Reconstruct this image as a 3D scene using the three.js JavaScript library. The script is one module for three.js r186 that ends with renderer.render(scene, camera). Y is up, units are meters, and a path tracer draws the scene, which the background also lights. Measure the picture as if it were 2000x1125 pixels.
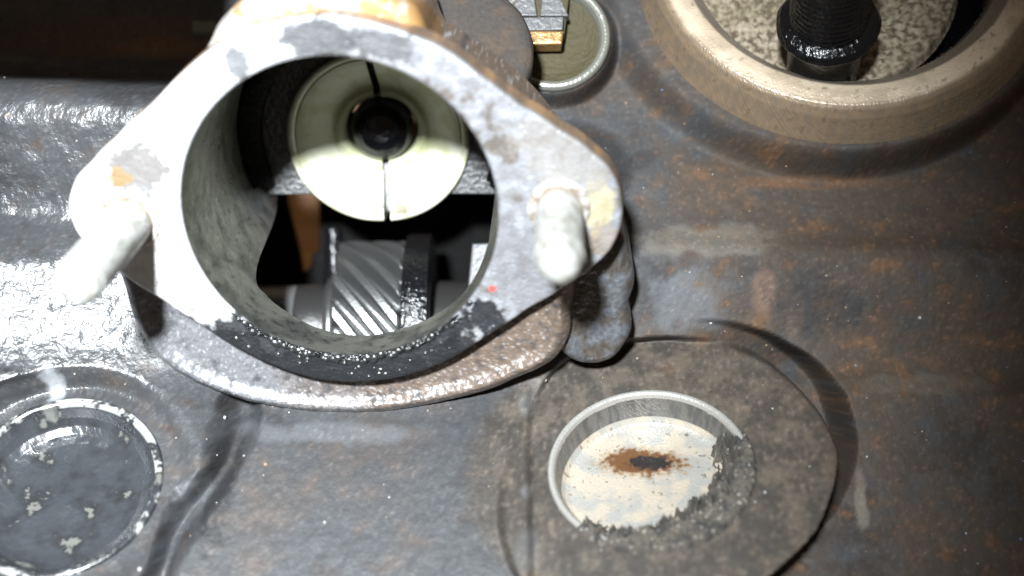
import * as THREE from 'three';
import { ImprovedNoise } from 'three/addons/math/ImprovedNoise.js';
import { mergeGeometries } from 'three/addons/utils/BufferGeometryUtils.js';

// ---------------------------------------------------------------- camera, light, exposure
const scene = new THREE.Scene();
const CAMZ = 225, FPX = 2500;                       // camera distance in mm, focal length in photo pixels
const camera = new THREE.PerspectiveCamera(2 * Math.atan(562.5 / FPX) * 180 / Math.PI, 1024 / 576, 0.01, 5);
camera.position.set(0, 0, CAMZ / 1000);
camera.lookAt(0, 0, 0);
camera.focus = 0.25; camera.userData.fStop = 6.5;
scene.background = new THREE.Color().setRGB(0.085, 0.066, 0.048);       // dim warm workshop all round

const renderer = new THREE.WebGLRenderer({ antialias: true });
renderer.toneMapping = THREE.LinearToneMapping;
renderer.toneMappingExposure = 1;
renderer.shadowMap.enabled = true;

const LAMP = new THREE.Vector3(-0.064, 0.094, 0.46);
const LAMP_AIM = new THREE.Vector3(-0.095, -0.004, -0.01);
const torch = new THREE.SpotLight(new THREE.Color().setRGB(0.90, 0.96, 1.0), 3.7, 0, 0.415, 1, 2);
torch.position.copy(LAMP); torch.target.position.copy(LAMP_AIM);
torch.castShadow = true; torch.shadow.radius = 0.9;
scene.add(torch, torch.target);
torch.name = 'work_light_beam';
const FILLBULB = new THREE.Vector3(-0.075, -0.075, -0.125);

// ---------------------------------------------------------------- helpers (all lengths in mm until the last step)
const V = (x, y, z) => new THREE.Vector3(x, y, z);
const P = (px, py, z) => V((px - 1000) / FPX * (CAMZ - z), (562.5 - py) / FPX * (CAMZ - z), z);
const noise = new ImprovedNoise();
const nz = (x, y, z = 0) => noise.noise(x + 31.7, y + 17.3, z + 5.1);
function fbm(x, y, z = 0, o = 4) { let s = 0, a = 0.5, f = 1; for (let i = 0; i < o; i++) { s += a * nz(x * f, y * f, z * f + i * 9.1); a *= 0.5; f *= 2.03; } return s; }
const clamp = (v, a = 0, b = 1) => Math.min(b, Math.max(a, v));
const sst = (a, b, v) => { const t = clamp((v - a) / (b - a)); return t * t * (3 - 2 * t); };
const mixc = (a, b, t) => [a[0] + (b[0] - a[0]) * t, a[1] + (b[1] - a[1]) * t, a[2] + (b[2] - a[2]) * t];
let seed = 1234567; const rnd = () => { seed = (seed * 1664525 + 1013904223) >>> 0; return seed / 4294967296; };
function curve(pts) {           // monotone-ish smooth interpolation through [x, y] pairs
  return x => {
    if (x <= pts[0][0]) return pts[0][1];
    for (let i = 1; i < pts.length; i++) if (x <= pts[i][0]) {
      const [x0, y0] = pts[i - 1], [x1, y1] = pts[i], t = (x - x0) / (x1 - x0);
      const d = (y1 - y0) / (x1 - x0);
      const s0 = i > 1 ? 0.5 * (d + (y0 - pts[i - 2][1]) / (x0 - pts[i - 2][0])) : d;
      const s1 = i < pts.length - 1 ? 0.5 * (d + (pts[i + 1][1] - y1) / (pts[i + 1][0] - x1)) : d;
      const h = x1 - x0, t2 = t * t, t3 = t2 * t;
      return (2 * t3 - 3 * t2 + 1) * y0 + (t3 - 2 * t2 + t) * h * s0 + (-2 * t3 + 3 * t2) * y1 + (t3 - t2) * h * s1;
    }
    return pts[pts.length - 1][1];
  };
}
class Frame {                   // a plane with origin o, axes x, y and outward normal n
  constructor(o, n) {
    this.o = o; this.n = n.clone().normalize();
    this.y = V(0, 1, 0).addScaledVector(this.n, -this.n.y).normalize();
    this.x = this.y.clone().cross(this.n);
  }
  pt(a, b, c = 0) { return this.o.clone().addScaledVector(this.x, a).addScaledVector(this.y, b).addScaledVector(this.n, c); }
  loc(p) { const d = p.clone().sub(this.o); return [d.dot(this.x), d.dot(this.y), d.dot(this.n)]; }
  at(px, py, depth = 0) {       // where the sight line of a photo pixel meets the plane `depth` below this one
    const e = V(0, 0, CAMZ), d = P(px, py, 0).sub(e);
    const q = this.o.clone().addScaledVector(this.n, -depth);
    const t = q.clone().sub(e).dot(this.n) / d.dot(this.n);
    return this.loc(e.addScaledVector(d, t));
  }
  place(o) {
    o.position.copy(this.o).multiplyScalar(0.001);
    o.quaternion.setFromRotationMatrix(new THREE.Matrix4().makeBasis(this.x, this.y, this.n));
    return o;
  }
}
function grid(nu, nv, fn, { wrap = false, keep, col, uvs = 20 } = {}) {   // (nu+1)x(nv+1) sheet, fn(u, v) -> [x, y, z, U?, V?]
  const pos = [], uv = [], cc = [], idx = [];
  for (let j = 0; j <= nv; j++) for (let i = 0; i <= nu; i++) {
    const p = fn(i / nu, j / nv, i, j);
    pos.push(p[0] / 1000, p[1] / 1000, p[2] / 1000);
    uv.push((p[3] ?? p[0]) / uvs, (p[4] ?? p[1]) / uvs);
    if (col) { const c = col(p[0], p[1], p[2], i / nu, j / nv); cc.push(c[0], c[1], c[2]); }
  }
  const w = nu + 1;
  for (let j = 0; j < nv; j++) for (let i = 0; i < nu; i++) {
    const a = j * w + i, b = a + 1, c = a + w, d = c + 1;
    if (keep && !keep(a, b, c, d, pos)) continue;
    idx.push(a, b, d, a, d, c);
  }
  const g = new THREE.BufferGeometry();
  g.setAttribute('position', new THREE.Float32BufferAttribute(pos, 3));
  g.setAttribute('uv', new THREE.Float32BufferAttribute(uv, 2));
  if (col) g.setAttribute('color', new THREE.Float32BufferAttribute(cc, 3));
  g.setIndex(idx); g.computeVertexNormals();
  if (wrap) {
    const n = g.attributes.normal;
    for (let j = 0; j <= nv; j++) {
      const a = j * w, b = a + nu, v = V(n.getX(a) + n.getX(b), n.getY(a) + n.getY(b), n.getZ(a) + n.getZ(b)).normalize();
      n.setXYZ(a, v.x, v.y, v.z); n.setXYZ(b, v.x, v.y, v.z);
    }
  }
  return g;
}
function dense(prof, step) {    // subdivides a profile of [r, z]
  const out = [prof[0]];
  for (let i = 1; i < prof.length; i++) {
    const [a, b] = prof[i - 1], [c, d] = prof[i], n = Math.max(1, Math.ceil(Math.hypot(c - a, d - b) / step));
    for (let k = 1; k <= n; k++) out.push([a + (c - a) * k / n, b + (d - b) * k / n]);
  }
  return out;
}
function revolve(prof, seg, { step = 0, a0 = 0, a1 = Math.PI * 2, col, wob, shift = [0, 0], cyl = false } = {}) {   // round the local z axis; profile from outer base to centre
  const p = step ? dense(prof, step) : prof, len = [0];
  for (let i = 1; i < p.length; i++) len.push(len[i - 1] + Math.hypot(p[i][0] - p[i - 1][0], p[i][1] - p[i - 1][1]));
  const full = a1 - a0 > 6.28, rm = Math.max(...p.map(q => q[0]));
  return grid(seg, p.length - 1, (u, v, i, j) => {
    const t = a0 + (a1 - a0) * u; let [r, z] = p[j];
    if (wob) { const w = wob(t % (Math.PI * 2), r, z); r += w[0]; z += w[1]; }
    const X = r * Math.cos(t), Y = r * Math.sin(t);
    return cyl ? [X + shift[0], Y + shift[1], z, (t - a0) * rm, len[j]] : [X + shift[0], Y + shift[1], z, X + 0.7 * z, Y - 0.7 * z];
  }, { wrap: full, col });
}
const box = (w, h, d, x, y, z) => { const g = new THREE.BoxGeometry(w / 1000, h / 1000, d / 1000); g.translate(x / 1000, y / 1000, z / 1000); return g; };

// ---------------------------------------------------------------- textures and materials
function noiseTex(n, fn) {
  const d = new Uint8Array(n * n * 4);
  for (let y = 0; y < n; y++) for (let x = 0; x < n; x++) {
    const v = clamp(fn(x / n, y / n)) * 255, k = (y * n + x) * 4; d[k] = d[k + 1] = d[k + 2] = v; d[k + 3] = 255;
  }
  const t = new THREE.DataTexture(d, n, n); t.wrapS = t.wrapT = THREE.RepeatWrapping; t.magFilter = THREE.LinearFilter; t.minFilter = THREE.LinearMipmapLinearFilter; t.generateMipmaps = true; t.needsUpdate = true; return t;
}
// tileable gradient noise on a wrapped lattice
const hsh = (x, y, k) => { let h = (x * 374761393 + y * 668265263 + k * 1274126177) | 0; h = Math.imul(h ^ (h >>> 13), 1274126177); return ((h ^ (h >>> 16)) >>> 0) / 4294967296 * Math.PI * 2; };
const pnoise = (u, v, f, k) => {
  const x = u * f, y = v * f, xi = Math.floor(x), yi = Math.floor(y), a = x - xi, b = y - yi, w = t => t * t * t * (t * (t * 6 - 15) + 10);
  const g = (i, j) => { const h = hsh((xi + i) % f, (yi + j) % f, k); return Math.cos(h) * (a - i) + Math.sin(h) * (b - j); };
  const p = g(0, 0) + (g(1, 0) - g(0, 0)) * w(a), q = g(0, 1) + (g(1, 1) - g(0, 1)) * w(a); return p + (q - p) * w(b);
};
const tile = (u, v, f, o = 4) => { let s = 0, a = 0.6; for (let i = 0; i < o; i++) { s += a * pnoise(u, v, f << i, i + f); a *= 0.55; } return s; };
const castTex = noiseTex(512, (u, v) => 0.5 + 0.8 * tile(u, v, 20, 4));
const roughTex = noiseTex(512, (u, v) => 0.75 + 0.55 * tile(u, v, 7, 5));
const fineTex = noiseTex(256, (u, v) => 0.5 + 1.0 * tile(u, v, 40, 3));
const rgb = (r, g, b) => new THREE.Color().setRGB(r, g, b);
const std = o => new THREE.MeshPhysicalMaterial({ side: THREE.DoubleSide, ...o });
const M = {
  cast: std({ vertexColors: true, roughness: 0.5, roughnessMap: roughTex, bumpMap: castTex, bumpScale: 0.00016, clearcoat: 0.22, clearcoatRoughness: 0.34 }),
  flange: std({ vertexColors: true, roughness: 0.55, roughnessMap: roughTex, bumpMap: fineTex, bumpScale: 0.00012, metalness: 0.25 }),
  bore: std({ vertexColors: true, roughness: 0.5, metalness: 0.35, roughnessMap: roughTex, bumpMap: fineTex, bumpScale: 0.00005 }),
  oil: std({ color: rgb(0.005, 0.005, 0.006), roughness: 0.2, bumpMap: castTex, bumpScale: 0.00025 }),
  oilSmooth: std({ color: rgb(0.004, 0.004, 0.005), roughness: 0.12, bumpMap: castTex, bumpScale: 0.00007 }),
  dullGrey: std({ color: rgb(0.14, 0.14, 0.142), roughness: 0.5, metalness: 0.3, bumpMap: castTex, bumpScale: 0.0002 }),
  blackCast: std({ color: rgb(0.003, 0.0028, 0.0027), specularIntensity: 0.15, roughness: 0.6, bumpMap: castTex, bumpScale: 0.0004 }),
  stud: std({ vertexColors: true, roughness: 0.42, metalness: 0.35, bumpMap: fineTex, bumpScale: 0.00008 }),
  plugV: std({ vertexColors: true, roughness: 0.4, metalness: 0.35, roughnessMap: roughTex, bumpMap: fineTex, bumpScale: 0.0001 }),
  plugPaint: std({ vertexColors: true, roughness: 0.33, roughnessMap: roughTex, bumpMap: castTex, bumpScale: 0.00012, clearcoat: 1, clearcoatRoughness: 0.2 }),
  ring: std({ vertexColors: true, roughness: 0.48, metalness: 0.15, roughnessMap: roughTex, bumpMap: fineTex, bumpScale: 0.00008 }),
  grit: std({ vertexColors: true, roughness: 0.85, bumpMap: castTex, bumpScale: 0.0002 }),
  plastic: std({ vertexColors: true, roughness: 0.34, specularIntensity: 0.8, transmission: 0.0, bumpMap: fineTex, bumpScale: 0.00003 }),
  gear: std({ color: rgb(0.2, 0.2, 0.2), roughness: 0.36, metalness: 0.85, bumpMap: fineTex, bumpScale: 0.00006 }),
  steel: std({ color: rgb(0.42, 0.42, 0.42), roughness: 0.33, metalness: 0.8 }),
  darkSteel: std({ color: rgb(0.045, 0.043, 0.042), roughness: 0.36, metalness: 0.5, bumpMap: fineTex, bumpScale: 0.00006 }),
  brass: std({ color: rgb(0.42, 0.25, 0.11), roughness: 0.38, metalness: 0.6, bumpMap: castTex, bumpScale: 0.0002 }),
  zinc: std({ color: rgb(0.3, 0.3, 0.26), roughness: 0.38, metalness: 0.5, bumpMap: fineTex, bumpScale: 0.00008 }),
  olive: std({ color: rgb(0.06, 0.05, 0.022), roughness: 0.75, bumpMap: castTex, bumpScale: 0.0003 }),
};
function obj(name, geo, mat, parent) {
  const m = new THREE.Mesh(geo, mat); m.name = name; m.castShadow = m.receiveShadow = true; parent.add(m); return m;
}
const taken = {};
function thing(name, label, category, frame, group) {
  const g = new THREE.Group(); taken[name] = (taken[name] ?? -1) + 1;
  g.name = taken[name] ? `${name}_${String(taken[name]).padStart(3, '0')}` : name;
  g.userData = { label, category }; if (group) g.userData.group = group;
  if (frame) frame.place(g); scene.add(g); return g;
}
function inFrame(mesh, frame) { frame.place(mesh); return mesh; }

// ---------------------------------------------------------------- frames of the main features
const F = new Frame(P(662, 417, 0), V(-0.033, -0.406, 0.913));             // mounting flange, faces a little downward
const BR = 28.0;                                                           // bore radius
const RINGF = new Frame(P(1655, -128, -36), V(-0.10, 0.34, 0.94));         // oil filter seat
const PLUGR = new Frame(P(1268, 911, -9), V(-0.11, 0.73, 0.67));            // bare core plug
const PLUGL = new Frame(P(118, 948, -11), V(0.02, 0.60, 0.80));              // painted core plug
const PR = 18.4;
const HEXF = new Frame(P(1078, 72, -39), V(0.02, 0.22, 0.975));            // hex plug with washer

// ---------------------------------------------------------------- engine block casting
const block = thing('engine_block', 'grimy dark grey cast engine block with a round flanged bore', 'engine block');
const leftProfile = curve([[-95, 16], [-55, 3], [-30, -12], [-23, -17.8], [-18, -21.3], [-13, -23.2], [-4, -24.8], [6, -26.2], [14, -27.0], [26, -24.2], [33, -22.8], [37, -24.4], [40.5, -32], [44, -47], [60, -58], [95, -66]]);
const midProfile = curve([[-95, 22], [-55, 1], [-40, -9], [-30, -17], [-24, -23], [-10, -28], [30, -40], [95, -64]]);
const rightProfile = curve([[-95, 8], [-55, -11], [-24, -22.5], [-20, -23.6], [-17, -26.8], [-14, -28.2], [3, -28.0], [7.5, -29.2], [10.5, -32.5], [14, -35], [24, -39.5], [30, -42.5], [60, -54], [95, -64]]);
const stainsAndLight = [];      // wall patches, both stains and painted light and shade: [x, y, rx, ry, colour, strength]
const wallXY = (px, py, z = -24) => { const p = P(px, py, z); return [p.x, p.y]; };
function boreDist(x, y, z) { const l = F.loc(V(x, y, z)); return Math.hypot(l[0], l[1]); }
function planeZ(f, x, y) { return f.o.z - (f.n.x * (x - f.o.x) + f.n.y * (y - f.o.y)) / f.n.z; }
function planeR(f, x, y) { const l = f.loc(V(x, y, planeZ(f, x, y))); return [Math.hypot(l[0], l[1]), Math.atan2(l[1], l[0]), l[0], l[1]]; }
const CREV = [[427, 800], [432, 860], [415, 930], [372, 1000], [335, 1060], [322, 1125], [318, 1250]].map(p => wallXY(p[0], p[1], -8));
function segDist(x, y, pts) {
  let best = 1e9;
  for (let i = 1; i < pts.length; i++) {
    const [ax, ay] = pts[i - 1], [bx, by] = pts[i], dx = bx - ax, dy = by - ay, t = clamp(((x - ax) * dx + (y - ay) * dy) / (dx * dx + dy * dy));
    best = Math.min(best, Math.hypot(x - ax - dx * t, y - ay - dy * t));
  }
  return best;
}
function wallZ(x, y) {
  const wob = 1.2 * fbm(x * 0.03, y * 0.03, 2, 2);
  const yl = y + 0.05 * (x + 70) + wob, yr = y + 0.02 * (x - 60) + wob;
  const tl = sst(-66, -50, x), tr = sst(6, 20, x);
  let z = leftProfile(yl) * (1 - tl) + midProfile(y) * tl;
  z = z * (1 - tr) + rightProfile(yr) * tr;
  z -= 0.2 * (x + 72) * (1 - tl) * sst(16, 4, y) * sst(-26, -16, y);              // left cheek turns a little to the right
  // pedestal shoulder right of the flange
  { const d = Math.hypot((x - 12) / 12, (y - 24) / 10); z += 9 * sst(1.15, 0.4, d); }
  // swell round the oil filter seat
  { const [r] = planeR(RINGF, x, y); const zr = planeZ(RINGF, x, y) - 9.5 + 0.4 * fbm(x * .2, y * .2); const w = sst(54, 46.5, r); z = z * (1 - w) + Math.max(z, zr) * w; }
  // hex plug seat
  { const [r] = planeR(HEXF, x, y); const w = sst(15, 12, r); z = z * (1 - w) + (planeZ(HEXF, x, y) - 0.6) * w; }
  // boss of the bare core plug
  { const [r, t, a, b] = planeR(PLUGR, x, y);
    const R = 33.5 + 1.6 * Math.sin(t * 2 + 0.6) + 1.2 * fbm(a * 0.07, b * 0.07, 3, 2) - 8 * sst(2.0, 2.9, Math.abs(t));
    const w = sst(R + 1.2, R - 0.6, r); const zb = planeZ(PLUGR, x, y) - 0.25 - 0.010 * Math.max(0, r - PR) ** 1.9;
    const moat = sst(R + 7.0, R + 5.2, r) * (1 - w) * sst(-1.9, -1.2, t) * sst(1.5, 0.4, t);
    z = z * (1 - w) + zb * w - moat * 17; }
  // boss of the painted core plug
  { const [r, t, a, b] = planeR(PLUGL, x, y);
    const w = sst(27, 20.5, r); z = z * (1 - w) + (planeZ(PLUGL, x, y) - 0.3 - 0.02 * Math.max(0, r - PR) ** 1.6) * w; }
  // crevice between the painted plug's boss and the middle face
  { const d = segDist(x, y, CREV), wd = 4.2 + 4.5 * fbm(x * .1, y * .1, 8, 3); if (wd > 0.3) z -= 7.5 * sst(wd, wd * 0.1, d); }
  // edge of the middle face, before the bare plug's boss
  { const ex = wallXY(1035, 900, -6)[0] + 0.5 * fbm(y * .2, 1, 1); if (y < -18) z += 2.6 * sst(ex + 0.9, ex - 0.9, x) * sst(ex - 30, ex - 8, x) * sst(-18, -26, y); }
  return z;
}
const IRON = [0.05, 0.051, 0.054], SOOT_AND_SHADE = [0.018, 0.017, 0.018], BROWN = [0.066, 0.045, 0.03], RUST = [0.19, 0.085, 0.03], DUST_AND_GLARE = [0.27, 0.24, 0.19], PALE = [0.2, 0.21, 0.225];
function stainAndLight(px, py, rx, ry, c, s, z = -24) { const [x, y] = wallXY(px, py, z); stainsAndLight.push([x, y, rx * 0.1, ry * 0.1, c, s]); }
stainAndLight(1400, 468, 170, 34, DUST_AND_GLARE, 0.34); stainAndLight(1640, 470, 140, 22, BROWN, 0.7); stainAndLight(1800, 752, 150, 20, DUST_AND_GLARE, 0.22); stainAndLight(1440, 712, 90, 16, DUST_AND_GLARE, 0.35);  // long pale strips: ridge highlights put into the colour
stainAndLight(1500, 570, 26, 60, [0.16, 0.1, 0.07], 0.7); stainAndLight(1560, 620, 20, 50, [0.15, 0.1, 0.07], 0.5); stainAndLight(1640, 345, 200, 16, RUST, 0.35);
stainAndLight(1690, 985, 14, 60, DUST_AND_GLARE, 0.4, -14); stainAndLight(1310, 722, 26, 12, RUST, 0.8); stainAndLight(1345, 590, 80, 70, PALE, 0.3); stainAndLight(1600, 590, 90, 70, SOOT_AND_SHADE, 0.6);
stainAndLight(220, 60, 300, 60, [0.09, 0.055, 0.033], 0.8, -48); stainAndLight(300, 78, 120, 26, [0.15, 0.07, 0.026], 0.7, -48); stainAndLight(250, 115, 140, 14, SOOT_AND_SHADE, 0.6, -48);  // recess rust, with part of the recess shade put into the colour
stainAndLight(1330, 250, 60, 40, [0.05, 0.055, 0.06], 0.6, -44); stainAndLight(1790, 390, 160, 60, BROWN, 0.6); stainAndLight(40, 735, 60, 22, SOOT_AND_SHADE, 0.75); stainAndLight(112, 742, 20, 34, [0.4, 0.42, 0.44], 0.7);  // shade of the crease and the small white glare are painted in
stainAndLight(420, 960, 30, 120, SOOT_AND_SHADE, 0.7, -8); stainAndLight(1025, 800, 14, 22, [0.33, 0.36, 0.38], 0.7, -12); stainAndLight(1028, 960, 10, 12, [0.33, 0.36, 0.38], 0.8, -6); stainAndLight(1030, 1075, 28, 34, [0.28, 0.3, 0.31], 0.7, 0);  // first patch darkens the crevice: its shade put into the colour
stainAndLight(1205, 600, 30, 110, [0.1, 0.105, 0.115], 0.5); stainAndLight(650, 850, 200, 20, PALE, 0.3, -16);
function wallCol(x, y, z) {
  const n1 = fbm(x * 0.045, y * 0.05, 4, 4), n2 = fbm(x * 0.22, y * 0.26, 9, 4), n3 = fbm(x * 1.1, y * 1.1, 2, 3);
  let c = IRON;
  const right = sst(5, 55, x + 22 * n1 + 8 * n2);
  c = mixc(c, [0.06, 0.044, 0.032], right * 0.95 * sst(-0.55, 0.05, n2 + 0.5 * n1));      // brown oil varnish
  c = mixc(c, BROWN, clamp(sst(-0.05, 0.35, n1 + 0.5 * n2) * (0.25 + 0.6 * right)));
  c = mixc(c, SOOT_AND_SHADE, 0.6 * sst(0.05, 0.4, -n1 + 0.7 * n2));
  c = mixc(c, RUST, 0.32 * sst(0.1, 0.45, n2 + 0.3 * n3 + 0.3 * n1) * (0.2 + 0.8 * right));
  for (const [sx, sy, rx, ry, cc, s] of stainsAndLight) {
    const d = Math.hypot((x - sx) / rx, (y - sy) / ry);
    if (d < 1.6) c = mixc(c, cc, s * sst(1.15, 0.55, d + 0.9 * n2 + 0.5 * n3));
  }
  { const [r, t] = planeR(PLUGR, x, y); const w = sst(36, 31, r + 3 * n2); c = mixc(c, mixc([0.05, 0.042, 0.034], [0.095, 0.078, 0.06], sst(-0.2, 0.3, n2 + 0.6 * n3 + 0.5 * n1)), w * 0.8); }
  { const k = sst(0.16, 0.34, n3); c = mixc(c, [c[0] * 1.9 + 0.02, c[1] * 1.85 + 0.02, c[2] * 1.85 + 0.02], 0.3 * k); }
  const g = 1 + 0.3 * n3 + 0.3 * n2;
  return [clamp(c[0] * g, 0.006, 0.8), clamp(c[1] * g, 0.006, 0.8), clamp(c[2] * g, 0.006, 0.8)];
}
{
  const X0 = -125, X1 = 128, Y0 = -78, Y1 = 88, ST = 0.42, nu = Math.round((X1 - X0) / ST), nv = Math.round((Y1 - Y0) / ST);
  const g = grid(nu, nv, (u, v) => {
    const x = X0 + (X1 - X0) * u, y = Y0 + (Y1 - Y0) * v;
    return [x, y, wallZ(x, y) + 0.42 * fbm(x * 0.25, y * 0.25, 1, 3) + 0.05 * fbm(x * 1.3, y * 1.3, 6, 2)];
  }, {
    col: wallCol, keep: (a, b, c, d, pos) => {
      const x = pos[a * 3] * 1000, y = pos[a * 3 + 1] * 1000, z = pos[a * 3 + 2] * 1000;
      return boreDist(x, y, z) > 33.5 && planeR(PLUGR, x, y)[0] > PR - 0.3 && planeR(PLUGL, x, y)[0] > PR - 0.3 && planeR(RINGF, x, y)[0] > 33 && planeR(HEXF, x, y)[0] > 10.6;
    }
  });
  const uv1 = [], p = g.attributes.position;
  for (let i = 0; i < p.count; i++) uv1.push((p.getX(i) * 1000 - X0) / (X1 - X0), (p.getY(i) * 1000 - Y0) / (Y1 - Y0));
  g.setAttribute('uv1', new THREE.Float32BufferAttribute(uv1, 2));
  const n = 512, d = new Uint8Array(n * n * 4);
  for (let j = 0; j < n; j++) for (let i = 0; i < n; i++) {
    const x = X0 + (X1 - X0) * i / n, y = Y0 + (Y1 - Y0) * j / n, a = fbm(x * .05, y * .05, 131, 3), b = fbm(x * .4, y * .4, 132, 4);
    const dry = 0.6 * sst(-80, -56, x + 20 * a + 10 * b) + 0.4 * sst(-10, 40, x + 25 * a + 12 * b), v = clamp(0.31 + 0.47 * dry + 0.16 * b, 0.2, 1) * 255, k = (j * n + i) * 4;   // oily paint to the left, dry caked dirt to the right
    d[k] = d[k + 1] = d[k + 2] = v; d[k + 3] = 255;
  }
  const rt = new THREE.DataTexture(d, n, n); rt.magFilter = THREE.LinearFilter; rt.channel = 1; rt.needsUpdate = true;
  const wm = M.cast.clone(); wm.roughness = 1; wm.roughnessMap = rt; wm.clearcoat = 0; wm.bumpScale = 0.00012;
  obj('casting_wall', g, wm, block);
}
// plates that share the flange's polar layout round the bore: face, rounded edge, side
function outlineOf(frame, pts, depth) {
  const q = pts.map(p => { const [a, b] = frame.at(p[0], p[1], depth); return [Math.atan2(b, a), Math.hypot(a, b)]; }).sort((m, n) => m[0] - n[0]);
  const ext = [...q.map(p => [p[0] - 2 * Math.PI, p[1]]), ...q, ...q.map(p => [p[0] + 2 * Math.PI, p[1]])];
  return t => {       // smooth periodic radius
    let i = 1; while (ext[i][0] < t) i++;
    const p0 = ext[i - 2] ?? ext[i - 1], p1 = ext[i - 1], p2 = ext[i], p3 = ext[i + 1] ?? ext[i];
    const k = (t - p1[0]) / (p2[0] - p1[0] || 1), m1 = (p2[1] - p0[1]) / (p2[0] - p0[0]) * (p2[0] - p1[0]) * 0.8, m2 = (p3[1] - p1[1]) / (p3[0] - p1[0]) * (p2[0] - p1[0]) * 0.8;
    const k2 = k * k, k3 = k2 * k;
    return (2 * k3 - 3 * k2 + 1) * p1[1] + (k3 - 2 * k2 + k) * m1 + (-2 * k3 + 3 * k2) * p2[1] + (k3 - k2) * m2;
  };
}
function polarPlate(rOf, r0, depth, thick, bevel, inner, flare, col, nFace = 60, rough = 0.12, lip = 0) {
  const rows = [];        // [kind, value]
  if (inner) for (let k = 0; k <= 5; k++) { const a = (1 - k / 5) * Math.PI / 2; rows.push(t => [r0 + inner * (1 - Math.sin(Math.PI / 2 - a)) * 1, -inner * (1 - Math.cos(Math.PI / 2 - a)) ].length ? [r0 + inner * (1 - Math.cos(k / 5 * Math.PI / 2) ) , -inner * (1 - Math.sin(k / 5 * Math.PI / 2))] : 0); }
  for (let k = 0; k <= nFace; k++) rows.push(t => { const R = rOf(t) - bevel, s = r0 + inner; return [s + (R - s) * k / nFace, 0]; });
  for (let k = 1; k <= 7; k++) { const a = k / 7 * Math.PI / 2; rows.push(t => [rOf(t) - bevel + bevel * Math.sin(a), -bevel * (1 - Math.cos(a))]); }
  for (let k = 1; k <= 14; k++) rows.push(t => [rOf(t) + flare * k / 14, -bevel - (thick - bevel) * k / 14]);
  return grid(900, rows.length - 1, (u, v, i, j) => {
    const t = -Math.PI + u * 2 * Math.PI; const [r, z] = rows[j](t === Math.PI ? -Math.PI : t);
    const x = r * Math.cos(t), y = r * Math.sin(t);
    const lp = lip ? lip * Math.exp(-(((r - rOf(t === Math.PI ? -Math.PI : t) + 2.6) / 1.3) ** 2)) : 0;
    return [x, y, z - depth + lp + rough * fbm(x * 0.5, y * 0.5, z * 0.5, 3), x + 0.6 * z, y - 0.6 * z];
  }, { wrap: true, col });
}
const flangePx = [[133, 405], [146, 352], [182, 312], [232, 262], [300, 200], [368, 132], [428, 86], [484, 58], [560, 38], [640, 30], [720, 42], [800, 66], [872, 98], [940, 148], [1010, 200], [1082, 246], [1150, 292], [1194, 334], [1214, 382], [1214, 436], [1194, 486], [1152, 528], [1095, 566], [1020, 612], [945, 662], [880, 702], [800, 733], [705, 747], [600, 737], [505, 703], [400, 642], [320, 590], [250, 545], [190, 496], [148, 452]];
const flangeStains = [];
function fst(px, py, rx, ry, rot, c, s, amt = 1) { const [a, b] = F.at(px, py); flangeStains.push([a, b, rx * 0.092, ry * 0.1, rot, c, s, amt]); }
const RESID = [0.10, 0.10, 0.105], BLACKG = [0.02, 0.021, 0.023], BARE = [0.66, 0.67, 0.69];
fst(620, 75, 78, 36, -0.15, RESID, 0.95); fst(745, 88, 85, 26, -0.25, RESID, 0.85); fst(462, 122, 26, 28, 0.5, RESID, 0.85); fst(268, 330, 62, 42, 0.2, [0.17, 0.155, 0.145], 0.9);
fst(300, 390, 60, 30, 0, [0.2, 0.2, 0.21], 0.6); fst(232, 345, 24, 18, 0, [0.3, 0.19, 0.08], 0.8); fst(985, 290, 34, 24, -0.4, [0.13, 0.11, 0.09], 0.85); fst(1165, 400, 34, 55, 0, [0.5, 0.44, 0.27], 0.75);
fst(330, 490, 22, 60, 0.3, [0.26, 0.18, 0.13], 0.6); fst(1010, 520, 60, 90, 0.3, [0.22, 0.22, 0.235], 0.7); fst(1100, 300, 110, 60, -0.6, [0.3, 0.28, 0.265], 0.7); fst(860, 120, 60, 30, -0.5, [0.36, 0.37, 0.4], 0.5);
fst(950, 620, 34, 36, 0.4, BLACKG, 0.95); fst(470, 672, 60, 26, -0.5, BLACKG, 0.9); fst(600, 722, 110, 34, -0.2, BLACKG, 1); fst(760, 725, 120, 34, 0.1, BLACKG, 1); fst(880, 685, 60, 30, 0.5, BLACKG, 1); fst(920, 655, 22, 22, 0, [0.3, 0.3, 0.3], 0.9);
fst(400, 600, 60, 40, -0.5, [0.42, 0.42, 0.42], 0.5); fst(350, 580, 50, 24, -0.5, [0.33, 0.3, 0.27], 0.6); fst(1180, 470, 30, 40, 0.4, [0.3, 0.24, 0.19], 0.6); fst(962, 563, 7, 6, 0, [0.7, 0.12, 0.1], 1);
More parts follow.
